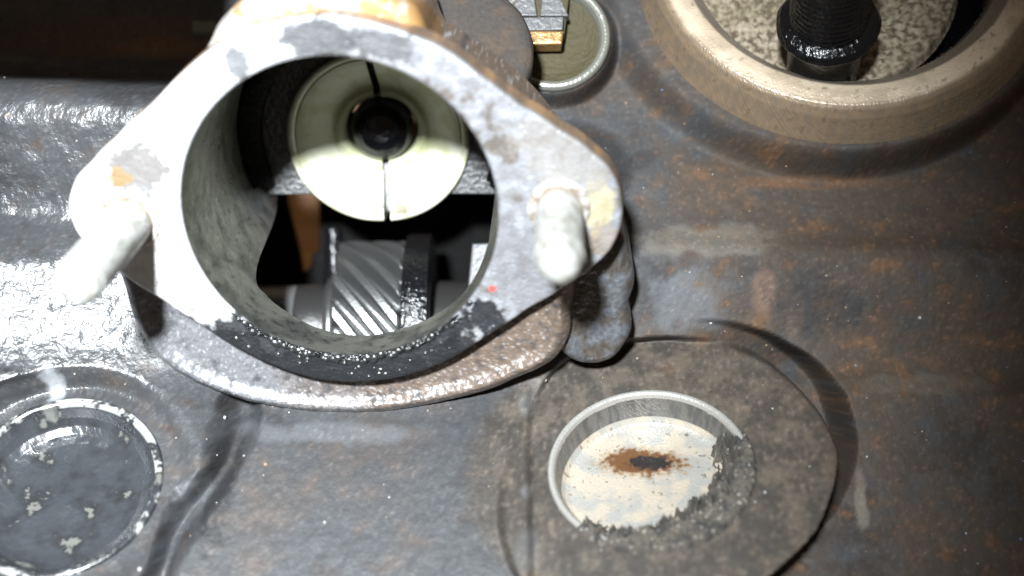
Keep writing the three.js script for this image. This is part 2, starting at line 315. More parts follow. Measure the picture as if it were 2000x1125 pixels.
function flangeCol(x, y, z) {
  const n1 = fbm(x * 0.09, y * 0.09, 12, 4), n2 = fbm(x * 0.4, y * 0.4, 21, 4), n3 = fbm(x * 1.5, y * 1.5, 3, 3);
  let c = mixc(BARE, [0.2, 0.2, 0.212], sst(-16, 18, x + 30 * n1) * 0.9);
  c = mixc(c, [0.31, 0.32, 0.345], 0.8 * sst(0.02, 0.25, n2 - 0.4 * n1) * sst(-26, 2, x)); c = mixc(c, [0.12, 0.095, 0.075], 0.75 * sst(0.06, 0.3, -n2 + 0.5 * n1 + 0.3 * n3) * sst(-14, 16, x + 20 * n1));
  for (const [a, b, rx, ry, rot, cc, s] of flangeStains) {
    const dx = x - a, dy = y - b, u = dx * Math.cos(rot) + dy * Math.sin(rot), w = -dx * Math.sin(rot) + dy * Math.cos(rot), d = Math.hypot(u / rx, w / ry);
    if (d < 1.7) c = mixc(c, cc, s * sst(1.08, 0.86, d + 0.75 * n2 + 0.35 * n3));
  }
  { const t = Math.atan2(y, x), r0 = Math.hypot(x, y);      // black sealing compound left along the lower edge
    const k = sst(-2.5, -2.36, t + 0.5 * n1 + 0.35 * n2) * sst(-0.72, -0.86, t + 0.5 * n2 + 0.3 * n1) * sst(BR - 1, BR + 0.2, r0 + 1.2 * n2);
    c = mixc(c, BLACKG, 0.96 * k); }
  const edge = sst(-0.5, -1.6, z + 0.8 * n2);      // rusty unmachined edge
  c = mixc(c, mixc([0.22, 0.15, 0.1], [0.42, 0.24, 0.1], sst(-0.2, 0.3, n2)), edge * 0.85);
  const g = 1 + 0.25 * n3 + 0.12 * n2;
  return [clamp(c[0] * g, .008, .85), clamp(c[1] * g, .008, .85), clamp(c[2] * g, .008, .85)];
}
const rFlange = outlineOf(F, flangePx, 0);
const flangeMesh = inFrame(obj('mounting_flange', polarPlate(rFlange, BR, 0, 6, 0.7, 0.7, 0.3, flangeCol), M.flange, block), F);
// wider cast collar below the flange
const collarPx = [[236, 560], [262, 640], [300, 700], [358, 742], [450, 782], [560, 806], [700, 814], [850, 795], [1000, 750], [1085, 706], [1112, 660], [1118, 600], [1130, 540], [1150, 470], [1130, 380], [1050, 290], [900, 160], [760, 90], [640, 75], [500, 95], [380, 190], [260, 300], [200, 400], [212, 490]];
const rCollar = outlineOf(F, collarPx, 5);
function collarCol(x, y, z) {
  const n1 = fbm(x * 0.1, y * 0.1, 32, 4), n2 = fbm(x * 0.5, y * 0.5, 41, 4), n3 = fbm(x * 1.7, y * 1.7, 13, 3);
  let c = mixc([0.15, 0.15, 0.16], [0.13, 0.095, 0.072], sst(-25, 25, x + 30 * n1));
  c = mixc(c, [0.045, 0.045, 0.05], 0.7 * sst(0.05, 0.3, n2 + 0.4 * n1));
  c = mixc(c, [0.32, 0.32, 0.33], 0.6 * sst(0.15, 0.36, n3 - 0.3 * n2));
  const g = 1 + 0.5 * n3; return [c[0] * g, c[1] * g, c[2] * g];
}
inFrame(obj('cast_collar', polarPlate(rCollar, BR + 3, 5.2, 22, 2.2, 0.2, 2.5, collarCol, 40, 0.35, 1.3), M.cast, block), F);
function polyPlate(name, px, depth, thick, bevel, col, mat, frame = F) {      // rounded plate traced on a plane below the flange
  const pts = px.map(p => frame.at(p[0], p[1], depth)), cx = pts.reduce((s, p) => s + p[0], 0) / pts.length, cy = pts.reduce((s, p) => s + p[1], 0) / pts.length;
  const fr = new Frame(frame.pt(cx, cy, -depth), frame.n);
  const rOf = outlineOf(fr, px, 0), rows = [];
  for (let k = 0; k <= 24; k++) rows.push(t => [(rOf(t) - bevel) * k / 24, 0]);
  for (let k = 1; k <= 8; k++) { const a = k / 8 * Math.PI / 2; rows.push(t => [rOf(t) - bevel + bevel * Math.sin(a), -bevel * (1 - Math.cos(a))]); }
  for (let k = 1; k <= 12; k++) rows.push(t => [rOf(t), -bevel - (thick - bevel) * k / 12]);
  const g = grid(260, rows.length - 1, (u, v, i, j) => {
    const t = -Math.PI + u * 2 * Math.PI, [r, z] = rows[j](t >= Math.PI ? -Math.PI : t), x = r * Math.cos(t), y = r * Math.sin(t);
    return [x, y, z + 0.35 * fbm(x * .4 + 3, y * .4, z * .4, 3), x + z * .7, y - z * .7];
  }, { wrap: true, col, keep: (a, b, c, d, pos) => [a, d].every(k => { const q = fr.pt(pos[k * 3] * 1000, pos[k * 3 + 1] * 1000, pos[k * 3 + 2] * 1000); return boreDist(q.x, q.y, q.z) > BR + 0.9; }) });
  return inFrame(obj(name, g, mat, block), fr);
}
polyPlate('flange_lug', [[396, 140], [410, 70], [448, 20], [505, -12], [640, -26], [770, -8], [812, 25], [832, 75], [850, 160], [620, 120], [480, 150]], 4.5, 26, 4, (x, y, z) => {
  const n = fbm(x * .18, y * .18, z * .1, 4), m = fbm(x * .9, y * .9, z * .9, 3);
  let c = mixc([0.56, 0.53, 0.48], [0.44, 0.25, 0.1], sst(-0.12, 0.22, n + 0.4 * m + (x + 6) * 0.012)); c = mixc(c, [0.3, 0.27, 0.25], 0.7 * sst(0.1, 0.3, -n + 0.5 * m)); return c;
}, M.flange);
polyPlate('flange_pedestal', [[1095, 560], [1140, 500], [1185, 470], [1214, 462], [1228, 510], [1228, 600], [1226, 672], [1190, 712], [1130, 716], [1090, 690]], 9, 26, 3, (x, y, z) => {
  const n = fbm(x * .3, y * .3, z * .1 + 4, 4), m = fbm(x * 1.2, y * 1.2, z, 3); const c = mixc([0.085, 0.09, 0.1], [0.06, 0.05, 0.042], sst(-0.2, 0.25, n)); const g = 1 + m; return [c[0] * g, c[1] * g, c[2] * g];
}, M.cast);
// dark round boss behind the flange, beside the hex plug
{
  const f = new Frame(P(898, 95, -20), V(0.03, 0.2, 0.98));
  const g = revolve([[14.6, -34], [14.2, -1.6], [13.7, -0.5], [12.6, 0], [0.01, 0.2]], 160, {
    step: 0.5, wob: (t, r, z) => [0.35 * fbm(Math.cos(t) * 3, Math.sin(t) * 3, z * .2, 3), 0.2 * fbm(r * Math.cos(t) * .4, r * Math.sin(t) * .4, 7, 3)],
    col: (x, y, z) => { const n = fbm(x * .2, y * .2, 50, 4), m = fbm(x * 1.2, y * 1.2, 51, 3); const c = mixc([0.04, 0.034, 0.03], [0.06, 0.042, 0.03], sst(-0.1, 0.3, n)), k = 1 + 0.5 * m; return [c[0] * k, c[1] * k, c[2] * k]; }
  });
  { const p = g.attributes.position, id = [...g.index.array], out = [];
    for (let i = 0; i < id.length; i += 3) if ([0, 1, 2].every(k => { const q = f.pt(p.getX(id[i + k]) * 1000, p.getY(id[i + k]) * 1000, p.getZ(id[i + k]) * 1000); return boreDist(q.x, q.y, q.z) > BR + 1; })) out.push(id[i], id[i + 1], id[i + 2]);
    g.setIndex(out); }
  inFrame(obj('round_boss', g, M.grit, block), f);
}
// the bore: its wall is cut away where it breaks into the gear chamber
const DEEP = 50;
const cutPx = [[548, 372], [532, 440], [508, 500], [500, 540], [520, 576], [565, 612], [620, 640], [700, 655], [780, 644], [850, 615], [910, 566], [938, 520], [955, 470]];
const cuts = cutPx.map(([px, py]) => {       // sight line meets the bore wall
  const e = F.loc(V(0, 0, CAMZ)), q = F.loc(P(px, py, -10)), d = [q[0] - e[0], q[1] - e[1], q[2] - e[2]];
  const A = d[0] ** 2 + d[1] ** 2, B = e[0] * d[0] + e[1] * d[1], C = e[0] ** 2 + e[1] ** 2 - BR * BR, s = (-B + Math.sqrt(B * B - A * C)) / A;
  return [Math.atan2(e[1] + s * d[1], e[0] + s * d[0]), -(e[2] + s * d[2])];
}).map(([t, d]) => [t > 2.2 ? t - 2 * Math.PI : t, clamp(d, 7.5, DEEP + 4)]).sort((a, b) => a[0] - b[0]);
const boreDepth = t => { if (t > 2.2) t -= 2 * Math.PI; if (t < cuts[0][0] || t > cuts[cuts.length - 1][0]) return DEEP + 4; return curve(cuts)(t); };
function boreCol(x, y, z) {
  const t = Math.atan2(y, x), n = fbm(x * .15, y * .15, z * .25, 4), m = fbm(x * .8, y * .8, z * .8, 3);
  let c = mixc([0.1, 0.097, 0.092], [0.05, 0.05, 0.052], sst(-0.15, 0.2, n));
  c = mixc(c, [0.02, 0.02, 0.021], sst(0.1, 0.3, m + 0.4 * n));
  return c;
}
{
  const g = grid(420, 70, (u, v) => { const t = u * 2 * Math.PI, D = boreDepth(t > Math.PI ? t - 2 * Math.PI : t), z = -0.7 - (D - 0.7) * v; return [BR * Math.cos(t), BR * Math.sin(t), z, t * BR, z]; }, { wrap: true, col: boreCol });
  const wall = inFrame(obj('bore_wall', g, M.bore, block), F);
  const h = grid(200, 20, (u, v) => { const t = u * 2 * Math.PI, D = Math.max(6, boreDepth(t > Math.PI ? t - 2 * Math.PI : t)), z = -4 - (D - 4) * v; return [(BR + 2.4) * Math.cos(t), (BR + 2.4) * Math.sin(t), z]; }, { wrap: true });
  inFrame(obj('bore_jacket', h, M.blackCast, block), F);
  const lip = grid(420, 1, (u, v) => { const t = u * 2 * Math.PI, D = boreDepth(t > Math.PI ? t - 2 * Math.PI : t), r = BR + 2.4 * v; return [r * Math.cos(t), r * Math.sin(t), -D]; }, { wrap: true });
  obj('bore_edge', lip, M.blackCast, wall);
}
{
  const bead = grid(500, 14, (u, v) => { const t = -2.42 + 1.66 * u, a = v * 2 * Math.PI, e = Math.sin(Math.PI * clamp(u, 0.002, 0.998)) ** 0.4, w = e * (0.55 + 0.5 * fbm(t * 9, 3, 1, 3) + 0.35 * fbm(t * 40, 5, 1, 2)), rr = BR + 0.5 + 0.5 * fbm(t * 5, 9, 2, 2) + 1.3 * w * Math.cos(a); return [rr * Math.cos(t), rr * Math.sin(t), -0.05 + 0.7 * w * Math.sin(a), t * 30, a * 2]; });
  obj('sealant_bead', bead, M.oil, flangeMesh);
}
// web at the bottom of the bore that carries the bushing
const W = new Frame(F.pt(0.4, -1.6, -DEEP), F.n);
const chordY = W.at(580, 379)[1];
{
  const R = BR + 1.5, r = 18.9, s = new THREE.Shape(), k = 0.001;
  const a = Math.asin(chordY / R), b = Math.asin(clamp(chordY / r, -1, 1));
  s.absarc(0, 0, R * k, a, Math.PI - a, false);
  s.lineTo(-Math.cos(b) * r * k, chordY * k);
  s.absarc(0, 0, r * k, Math.PI - b, b, true);
  s.lineTo(R * Math.cos(a) * k, chordY * k);
  const g = new THREE.ExtrudeGeometry(s, { depth: 9 * k, bevelEnabled: true, bevelSize: 0.5 * k, bevelThickness: 0.5 * k, bevelSegments: 3, curveSegments: 90 });
  g.translate(0, 0, -10 * k);
  const uv = g.attributes.uv; for (let i = 0; i < uv.count; i++) uv.setXY(i, uv.getX(i) * 50, uv.getY(i) * 50);
  inFrame(obj('bearing_web', g, std({ color: rgb(0.15, 0.15, 0.15), roughness: 0.38, metalness: 0.4, bumpMap: castTex, bumpScale: 0.0005 }), block), W);
  // stepped shoulder ring in front of the web
  const h = revolve([[BR + 0.5, 0], [BR - 3.2, 0.2], [BR - 3.6, 0.8], [BR - 3.6, 4.5], [BR + 0.5, 6.5]], 200, { a0: a + 0.1, a1: Math.PI - a - 0.1 });
  inFrame(obj('bore_shoulder', h, M.blackCast, block), W);
}
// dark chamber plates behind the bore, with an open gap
function flatPx(name, px, z, thick, mat, parent, zs) {
  const s = new THREE.Shape(px.map(p => { const q = P(p[0], p[1], z); return new THREE.Vector2(q.x / 1000, q.y / 1000); }));
  const g = new THREE.ExtrudeGeometry(s, { depth: thick / 1000, bevelEnabled: true, bevelSize: 0.0004, bevelThickness: 0.0004, bevelSegments: 2 });
  g.translate(0, 0, (z - thick) / 1000);
  const uv = g.attributes.uv; for (let i = 0; i < uv.count; i++) uv.setXY(i, uv.getX(i) * 50, uv.getY(i) * 50);
  return obj(name, g, mat, parent);
}
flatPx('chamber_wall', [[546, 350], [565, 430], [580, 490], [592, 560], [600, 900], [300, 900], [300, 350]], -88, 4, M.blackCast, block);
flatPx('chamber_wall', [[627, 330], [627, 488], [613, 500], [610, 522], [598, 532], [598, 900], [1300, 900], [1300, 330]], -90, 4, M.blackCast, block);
flatPx('grey_plate', [[926, 480], [965, 478], [962, 545], [918, 556]], -46, 5, M.dullGrey, block);  // plain grey plate between the shaft and the bore wall

// ---------------------------------------------------------------- studs
function studGeo(L, tip, threaded) {
  const p = []; const r = 4.0;
  const nz_ = Math.round((L - tip) / 0.14);
  for (let i = 0; i <= nz_; i++) p.push([r, -3 + (L - tip + 3) * i / nz_]);
  const base = p.length;
  p.push([r - 0.1, L - tip + 0.1], [r - 0.34, L - tip + 0.35], [r - 0.36, L - tip + 0.7]);
  for (let k = 1; k <= 12; k++) { const a = k / 12 * Math.PI / 2; p.push([Math.max(0.01, (r - 0.36) * Math.cos(a * 0.995) ** 0.62), L - tip + 0.7 + (tip - 0.7) * Math.sin(a)]); }
  return revolve(p, 96, { cyl: true,
    wob: (t, rr, z) => z < L - tip ? [threaded * (Math.abs((((z / 1.25 - t / (2 * Math.PI)) % 1) + 1) % 1 - 0.5) * 2 - 0.5) + 0.05 * fbm(Math.cos(t) * 3, Math.sin(t) * 3, z * .5, 3), 0] : [0.06 * fbm(Math.cos(t) * 2, Math.sin(t) * 2, z * .6, 2) * (rr > 1 ? 1 : 0), 0],
    col: (x, y, z) => { const n = fbm(x * .5, y * .5, z * .25, 4), m = fbm(x * 2, y * 2, z * 2, 3); let c = mixc([0.6, 0.6, 0.57], [0.4, 0.39, 0.35], sst(-0.1, 0.25, n)); c = mixc(c, [0.2, 0.19, 0.16], 0.7 * sst(0.18, 0.35, m)); c = mixc(c, [0.24, 0.15, 0.09], sst(3.5, 0.5, z + 2 * n) * 0.6); return c; }
  });
}
{
  const mk = (px, py, L, tip, thr, label) => {
    const [a, b] = F.at(px, py); const f = new Frame(F.pt(a, b, 0), F.n); const t = thing('threaded_stud', label, 'stud', f, 'studs of the flange');
    obj('shank', studGeo(L, tip, thr), M.stud, t);
    const g = revolve([[5.6, -0.1], [5.3, 0.35], [4.9, 0.5], [4.3, 0.4], [3.9, 0.2]], 64, { wob: (tt, r, z) => [0.3 * fbm(Math.cos(tt) * 2, Math.sin(tt) * 2, px, 2), 0.12 * fbm(r * Math.cos(tt), r * Math.sin(tt), px, 2)], col: (x, y, z) => { const n = fbm(x * .7, y * .7, px, 3); return mixc([0.5, 0.49, 0.46], [0.25, 0.2, 0.16], sst(-0.1, 0.25, n)); } });
    obj('boss_ring', g, M.flange, t);
  };
  mk(254, 432, 28.5, 2.2, 0.3, 'pale steel stud with fine thread on the lug beside a rust brown gasket patch');
  mk(1092, 408, 26.5, 4.2, 0.12, 'pale smooth stud with a domed tip beside a yellowish gasket patch');
}

// ---------------------------------------------------------------- bushing and the shaft end in it
{
  const t = thing('split_bushing', 'off white plastic split bushing deep in the round bore', 'bushing', W);
  const prof = [[18.6, -9], [18.7, 0.4], [18.5, 1.0], [18.0, 1.2], [17.4, 0.9], [17.0, 0.2], [15.5, -0.8], [12.0, -3.6], [9.6, -5.6], [9.1, -5.6], [8.4, -5.2], [7.6, -5.4], [7.1, -6.0], [6.9, -7], [6.9, -13]];
  const rot = 0.06;
  for (const s of [0, 1]) {
    const g = revolve(prof, 120, { step: 0.35, col: (x, y, z) => { const q = Math.hypot(x, y), n = fbm(x * .25, y * .25, 141, 3), m = fbm(x * .8, y * .8, 142, 3); let c = mixc([0.62, 0.62, 0.5], [0.5, 0.5, 0.33], sst(-0.1, 0.25, n)); c = mixc(c, [0.14, 0.12, 0.07], 0.85 * sst(1.1, 0.5, Math.hypot((Math.abs(x - 1.3) - 2.6) / 2.6, (y + 16.2) / 1.3) + m)); return q < 10.6 ? mixc(c, [0.4, 0.42, 0.22], 0.5) : c; }, a0: -Math.PI / 2 + rot + s * Math.PI, a1: Math.PI / 2 + rot + s * Math.PI, shift: [(s ? -0.75 : 0.75), 0],
      wob: (a, r, z) => [0, r < 17 && r > 10 ? 0.25 * sst(0.62, 0.8, Math.abs(((a + Math.PI / 2 + 3 * Math.PI) % (2 * Math.PI)) - Math.PI)) : 0] });
    obj('bushing_half', g, M.plastic, t);
  }
  obj('backing_sleeve', revolve([[18.4, -3.5], [17.5, -3.6], [12, -6.4], [8, -8.5], [7, -9]], 100), M.darkSteel, t);
  const f = new Frame(W.pt(0, 0, -5.2), W.n);
  const sh = thing('shaft_end', 'black oil wet round shaft end in the middle of the white bushing', 'shaft', f);
  obj('oily_face', revolve([[6.7, -12], [6.96, -1.2], [6.7, 0], [5.9, 1.1], [4.0, 2.2], [2, 2.7], [0.01, 2.8]], 80, { step: 0.3 }), M.oilSmooth, sh);
}

// ---------------------------------------------------------------- helical gear shaft
{
  const f = new Frame(P(730, 648, -64), V(0, 0, 1));
  const t = thing('helical_gear_shaft', 'oily steel shaft with a helical gear under the white bushing', 'gear shaft', f);
  const ax = px => (px - 730) / FPX * (CAMZ + 50);
  const xcyl = (prof, seg = 120) => { const g = revolve(prof, seg, { cyl: true }); g.rotateY(Math.PI / 2); return g; };          // local z becomes x
  const x0 = ax(664), x1 = ax(799), N = 17, Ro = 20.5, hh = 3.6;
  const gg = grid(800, 60, (u, v) => {
    const th = u * 2 * Math.PI, x = x0 + (x1 - x0) * v;
    const ph = (((th - 0.062 * (x - x0)) * N / (2 * Math.PI)) % 1 + 1) % 1;
    const tooth = sst(0.04, 0.3, ph) * sst(0.9, 0.62, ph);
    const end = Math.min(1, Math.min(x - x0, x1 - x) / 0.6);
    const r = Ro - hh * (1 - tooth) - 0.5 * (1 - clamp(end));
    return [x, r * Math.cos(th), r * Math.sin(th), th * Ro, x];
  }, { wrap: true });
  const face = (x, s) => grid(800, 1, (u, v) => { const th = u * 2 * Math.PI, ph = (((th - 0.062 * (x - x0)) * N / (2 * Math.PI)) % 1 + 1) % 1, tooth = sst(0.04, 0.3, ph) * sst(0.9, 0.62, ph), r = v ? 8 : Ro - hh * (1 - tooth) - 0.5; return [x, r * Math.cos(th), r * Math.sin(th)]; });
  obj('helical_gear', mergeGeometries([gg, face(x0), face(x1)]), M.gear, t);
  obj('journal', xcyl([[10.4, ax(470)], [10.4, ax(577)], [9.8, ax(582)]]), M.steel, t);
  obj('collar', xcyl([[9, ax(574)], [10.6, ax(577)], [10.8, ax(640)], [9, ax(642)]]), M.darkSteel, t);
  obj('shoulder', xcyl([[9, ax(638)], [12.2, ax(640)], [12.2, ax(662)], [9, ax(665)]]), M.gear, t);
  obj('oily_collar', xcyl([[8, ax(800)], [21.4, ax(801)], [22.2, ax(804)], [22.2, ax(850)], [21.4, ax(853)], [8, ax(855)]], 200), M.oil, t);
  obj('journal', xcyl([[11.5, ax(852)], [11.5, ax(1010)]]), M.darkSteel, t);
  // oily thrust plate standing beside the gear
  const fp = new Frame(P(652, 500, -68), V(0.1, 0.1, 1));
  const tp = thing('thrust_plate', 'narrow upright black plate shining with oil left of the helical gear', 'plate', fp);
  const g = revolve([[0.01, -9], [1.6, -9], [2.0, -8.4], [2.0, 6], [1.6, 6.5], [0.01, 6.5]], 32, { step: 0.4, wob: (a, r, z) => [r > 1 ? 0.5 * fbm(Math.cos(a), Math.sin(a), z * .35, 3) + 0.12 * Math.max(0, -z - 2) : 0, 0] });
  g.rotateX(-Math.PI / 2);
  obj('oily_bar', g, M.oil, tp);
}

// ---------------------------------------------------------------- wooden bench board seen through the gap
{
  const n = 512, d = new Uint8Array(n * n * 4);
  for (let y = 0; y < n; y++) for (let x = 0; x < n; x++) {
    const g = 0.5 + 0.5 * Math.sin(y * 0.21 + 7 * fbm(x * 0.004, y * 0.02, 3, 3)), m = fbm(x * 0.02, y * 0.25, 8, 4), k = (y * n + x) * 4;
    const c = mixc([0.4, 0.21, 0.09], [0.22, 0.105, 0.04], clamp(0.6 * g + 1.1 * m));
    for (let q = 0; q < 3; q++) d[k + q] = clamp(Math.pow(c[q], 1 / 2.2)) * 255; d[k + 3] = 255;
  }
  const tx = new THREE.DataTexture(d, n, n); tx.colorSpace = THREE.SRGBColorSpace; tx.magFilter = THREE.LinearFilter; tx.wrapS = tx.wrapT = THREE.RepeatWrapping; tx.repeat.set(1.2, 1.4); tx.needsUpdate = true;
  const t = thing('wooden_board', 'brown wooden board seen through the gap beside the gear', 'board', new Frame(P(590, 470, -150), V(0, 0, 1)));
  obj('board_plank', box(120, 90, 12, 0, 0, -6), std({ map: tx, roughness: 0.6 }), t);
}

// ---------------------------------------------------------------- core plugs
{
  const t = thing('core_plug', 'bare pale metal core plug with a rust spot and caked grime', 'core plug', PLUGR, 'core plugs of the block');
  const fl = -6.6;
  const g = revolve([[PR + 0.3, -2], [PR + 0.25, 0.15], [PR + 0.0, 0.55], [PR - 0.5, 0.62], [PR - 0.95, 0.3], [PR - 1.1, -0.4], [PR - 1.9, fl + 1.3], [PR - 2.5, fl + 0.35], [PR - 3.4, fl], [0.01, fl + 0.15]], 260, {
    step: 0.22, wob: (a, r, z) => [0, 0.08 * fbm(r * Math.cos(a) * .3, r * Math.sin(a) * .3, 4, 3)],
    col: (x, y, z) => {
      const n = fbm(x * .22, y * .22, 61, 4), m = fbm(x * .9, y * .9, 62, 4), r = Math.hypot(x, y);
      let c = [0.4, 0.39, 0.36];
      if (z < fl + 1.6 && r < PR - 1.5) {
        c = mixc(c, [0.54, 0.47, 0.38], sst(-0.15, 0.2, n + (x + y < 2 ? 0.05 : 0)));
        const d = Math.hypot((x + 2.0) / 5.8, (y - 6.4) / 2.6) + 1.0 * m + 0.5 * n;
        c = mixc(c, [0.33, 0.22, 0.12], 0.7 * sst(1.7, 1.1, d)); c = mixc(c, [0.17, 0.08, 0.035], sst(1.3, 0.9, d)); c = mixc(c, [0.035, 0.03, 0.03], sst(1.0, 0.7, Math.hypot((x + 0.4) / 4.8, (y - 6.2) / 1.9) + 0.8 * m));
        c = mixc(c, [0.12, 0.1, 0.08], 0.8 * sst(0.26, 0.36, m));
      } else if (z < -0.6) c = mixc([0.16, 0.155, 0.145], [0.1, 0.1, 0.1], sst(-0.1, 0.2, m));
      return c;
    }
  });
  obj('plug_cup', g, M.plugV, t);
  // crust of grime that fills the lower right of the cup
  const cr = grid(300, 300, (u, v) => {
    const x = (u * 2 - 1) * (PR + 4), y = (v * 2 - 1) * (PR + 4), r = Math.hypot(x, y), a = Math.atan2(y, x);
    const n = fbm(x * .3, y * .3, 71, 4), m = fbm(x * 1.0, y * 1.0, 72, 4);
    const dir = Math.cos(a + 0.9);                        // +1 towards lower right
    let fill = sst(-0.32, 0.32, dir + 0.3 * n) * sst(PR - 9, PR - 0.6, r + 5.5 * (dir - 0.45) + 6 * n + 4 * m);
    const out = sst(PR + 3.6, PR + 0.2, r);
    return [x, y, (fl - 1.6) + (9.5 * fill ** 1.3 + (1.6 * m + 1.2 * fbm(x * 2.6, y * 2.6, 75, 2)) * Math.min(1, 4 * fill) * (1 - 0.5 * fill)) * (r > PR ? out : 1) - (r > PR ? (1 - out) * 1.5 : 0)];
  }, {
    keep: (a, b, c, d, pos) => { const x = pos[a * 3] * 1000, y = pos[a * 3 + 1] * 1000, r = Math.hypot(x, y); return r < PR - 1.3 || (r < PR + 3.4 && Math.cos(Math.atan2(y, x) + 0.9) > -0.2); },
    col: (x, y, z) => { const n = fbm(x * .35, y * .35, 81, 4), m = fbm(x * 1.6, y * 1.6, 82, 3); let c = mixc([0.085, 0.074, 0.06], [0.04, 0.037, 0.034], sst(-0.1, 0.25, n)); c = mixc(c, [0.45, 0.42, 0.36], sst(0.24, 0.32, m) * 0.6); const k = 1 + 0.6 * m; return [c[0] * k, c[1] * k, c[2] * k]; }
  });
  obj('grime_crust', cr, M.grit, t);
}
{
  const t = thing('core_plug', 'dark grey painted core plug with a glossy worn rim', 'core plug', PLUGL, 'core plugs of the block');
  const fl = -5.4;
  obj('plug_cup', revolve([[PR + 0.3, -2], [PR + 0.25, 0.15], [PR + 0.0, 0.6], [PR - 0.6, 0.7], [PR - 1.2, 0.35], [PR - 1.5, -0.6], [PR - 2.4, fl + 2.9], [PR - 3.4, fl + 1.7], [PR - 4.8, fl + 0.8], [PR - 6.8, fl + 0.25], [PR - 9, fl + 0.1], [0.01, fl + 0.2]], 260, {
    step: 0.25, wob: (a, r, z) => [0, 0.25 * fbm(r * Math.cos(a) * .25, r * Math.sin(a) * .25, 14, 3)],
    col: (x, y, z) => {
      const n = fbm(x * .2, y * .2, 91, 4), m = fbm(x * .8, y * .8, 92, 4), r = Math.hypot(x, y);
      let c = mixc([0.04, 0.044, 0.05], [0.024, 0.025, 0.027], sst(-0.2, 0.35, n));
      if (r > PR - 1.4) c = mixc(c, [0.4, 0.4, 0.38], 0.9 * sst(0.02, -0.1, m * 0.7 + 1.2 * n + (y < 0 ? 0.12 : -0.08)));
      c = mixc(c, [0.2, 0.2, 0.18], 0.6 * sst(0.26, 0.34, n + 0.45 * m));
      return c;
    }
  }), M.plugPaint, t);
}

// ---------------------------------------------------------------- oil filter seat with its threaded nipple
{
  const t = thing('oil_filter_seat', 'tan ring seat of the oil filter around a gritty floor', 'filter seat', RINGF);
  const mmpx = (CAMZ + 36) / FPX, r1 = 300 * mmpx, r2 = r1 + 3.3, r3 = r2 + 4.2, r4 = r3 + 4.2;
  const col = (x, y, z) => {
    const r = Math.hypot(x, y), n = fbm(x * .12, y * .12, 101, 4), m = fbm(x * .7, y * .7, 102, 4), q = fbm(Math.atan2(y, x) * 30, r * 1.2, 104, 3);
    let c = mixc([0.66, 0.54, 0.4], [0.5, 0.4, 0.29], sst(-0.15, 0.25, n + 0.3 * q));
    if (r > r3 - 0.6 || z < -1) c = mixc(c, mixc([0.2, 0.15, 0.105], [0.26, 0.18, 0.11], sst(-0.2, 0.2, m)), sst(r3 - 1.0, r3 + 0.6, r + 1.2 * n) * 0.9);  // outer side dark brown: grime, plus its shade put into the colour
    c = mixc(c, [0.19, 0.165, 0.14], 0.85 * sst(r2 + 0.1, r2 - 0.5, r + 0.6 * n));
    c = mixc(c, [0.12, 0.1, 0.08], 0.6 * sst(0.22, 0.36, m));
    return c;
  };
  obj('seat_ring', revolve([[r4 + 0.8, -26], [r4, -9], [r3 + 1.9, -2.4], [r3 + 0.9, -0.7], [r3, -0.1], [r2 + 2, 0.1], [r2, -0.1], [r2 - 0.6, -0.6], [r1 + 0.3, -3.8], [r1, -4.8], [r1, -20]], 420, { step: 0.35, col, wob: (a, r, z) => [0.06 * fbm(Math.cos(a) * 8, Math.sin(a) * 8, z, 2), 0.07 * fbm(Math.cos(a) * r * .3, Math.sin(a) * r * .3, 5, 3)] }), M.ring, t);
  obj('seat_floor', revolve([[r1 + 1, -19], [0.01, -19]], 120), M.blackCast, t);
  // rough gritty disc inside
  const [gx, gy] = RINGF.at(1606, -55, 9);
  const gr = 28.4;
  const gritG = grid(420, 110, (u, v) => { const a = u * 2 * Math.PI, rr = gr * v, x = rr * Math.cos(a), y = rr * Math.sin(a), e = sst(gr, gr - 1.2, rr); return [x + gx, y + gy, -9.5 - (1 - e) * 2.5 + 1.5 * fbm(x * 0.7, y * 0.7, 111, 3) + 0.6 * Math.max(0, nz(x * .9, y * .9, 7))]; }, {
    wrap: true, col: (x, y, z) => { const n = fbm(x * 0.8, y * 0.8, 112, 3), m = fbm(x * .15, y * .15, 113, 3); let c = mixc([0.4, 0.33, 0.24], [0.12, 0.09, 0.06], sst(-0.12, 0.2, n)); c = mixc(c, [0.5, 0.45, 0.37], sst(-0.2, -0.34, n)); return mixc(c, [0.2, 0.17, 0.1], 0.4 * sst(-0.1, 0.3, m)); }
  });
  obj('gritty_floor', gritG, M.grit, t);
  // threaded nipple, black with oil
  const [nx, ny] = RINGF.at(1606, 136, 9);
  const f = new Frame(RINGF.pt(nx, ny, -10), RINGF.n.clone().add(V(-0.05, 0.1, 0)));
  const s = thing('threaded_nipple', 'black oily threaded nipple standing inside the tan filter seat', 'nipple', f);
  const np = []; for (let i = 0; i <= 190; i++) np.push([7.3, 14 + 34 * i / 190]); np.push([6.3, 49], [0.01, 49]);
  obj('thread', revolve(np, 90, { cyl: true, wob: (a, r, z) => z < 47.9 && r > 7 ? [0.42 * (Math.abs((((z / 1.5 - a / (2 * Math.PI)) % 1) + 1) % 1 - 0.5) * 2 - 0.5), 0] : [0, 0] }), M.oil, s);
  obj('collar', revolve([[7.2, -6], [7.3, 13], [9.4, 15.5], [9.9, 16.6], [9.2, 17.8], [7.8, 18.6], [6.5, 18.8]], 80, { step: 0.3, wob: (a, r) => [0.5 * fbm(Math.cos(a) * 2, Math.sin(a) * 2, 3, 2), 0] }), M.oil, s);
}

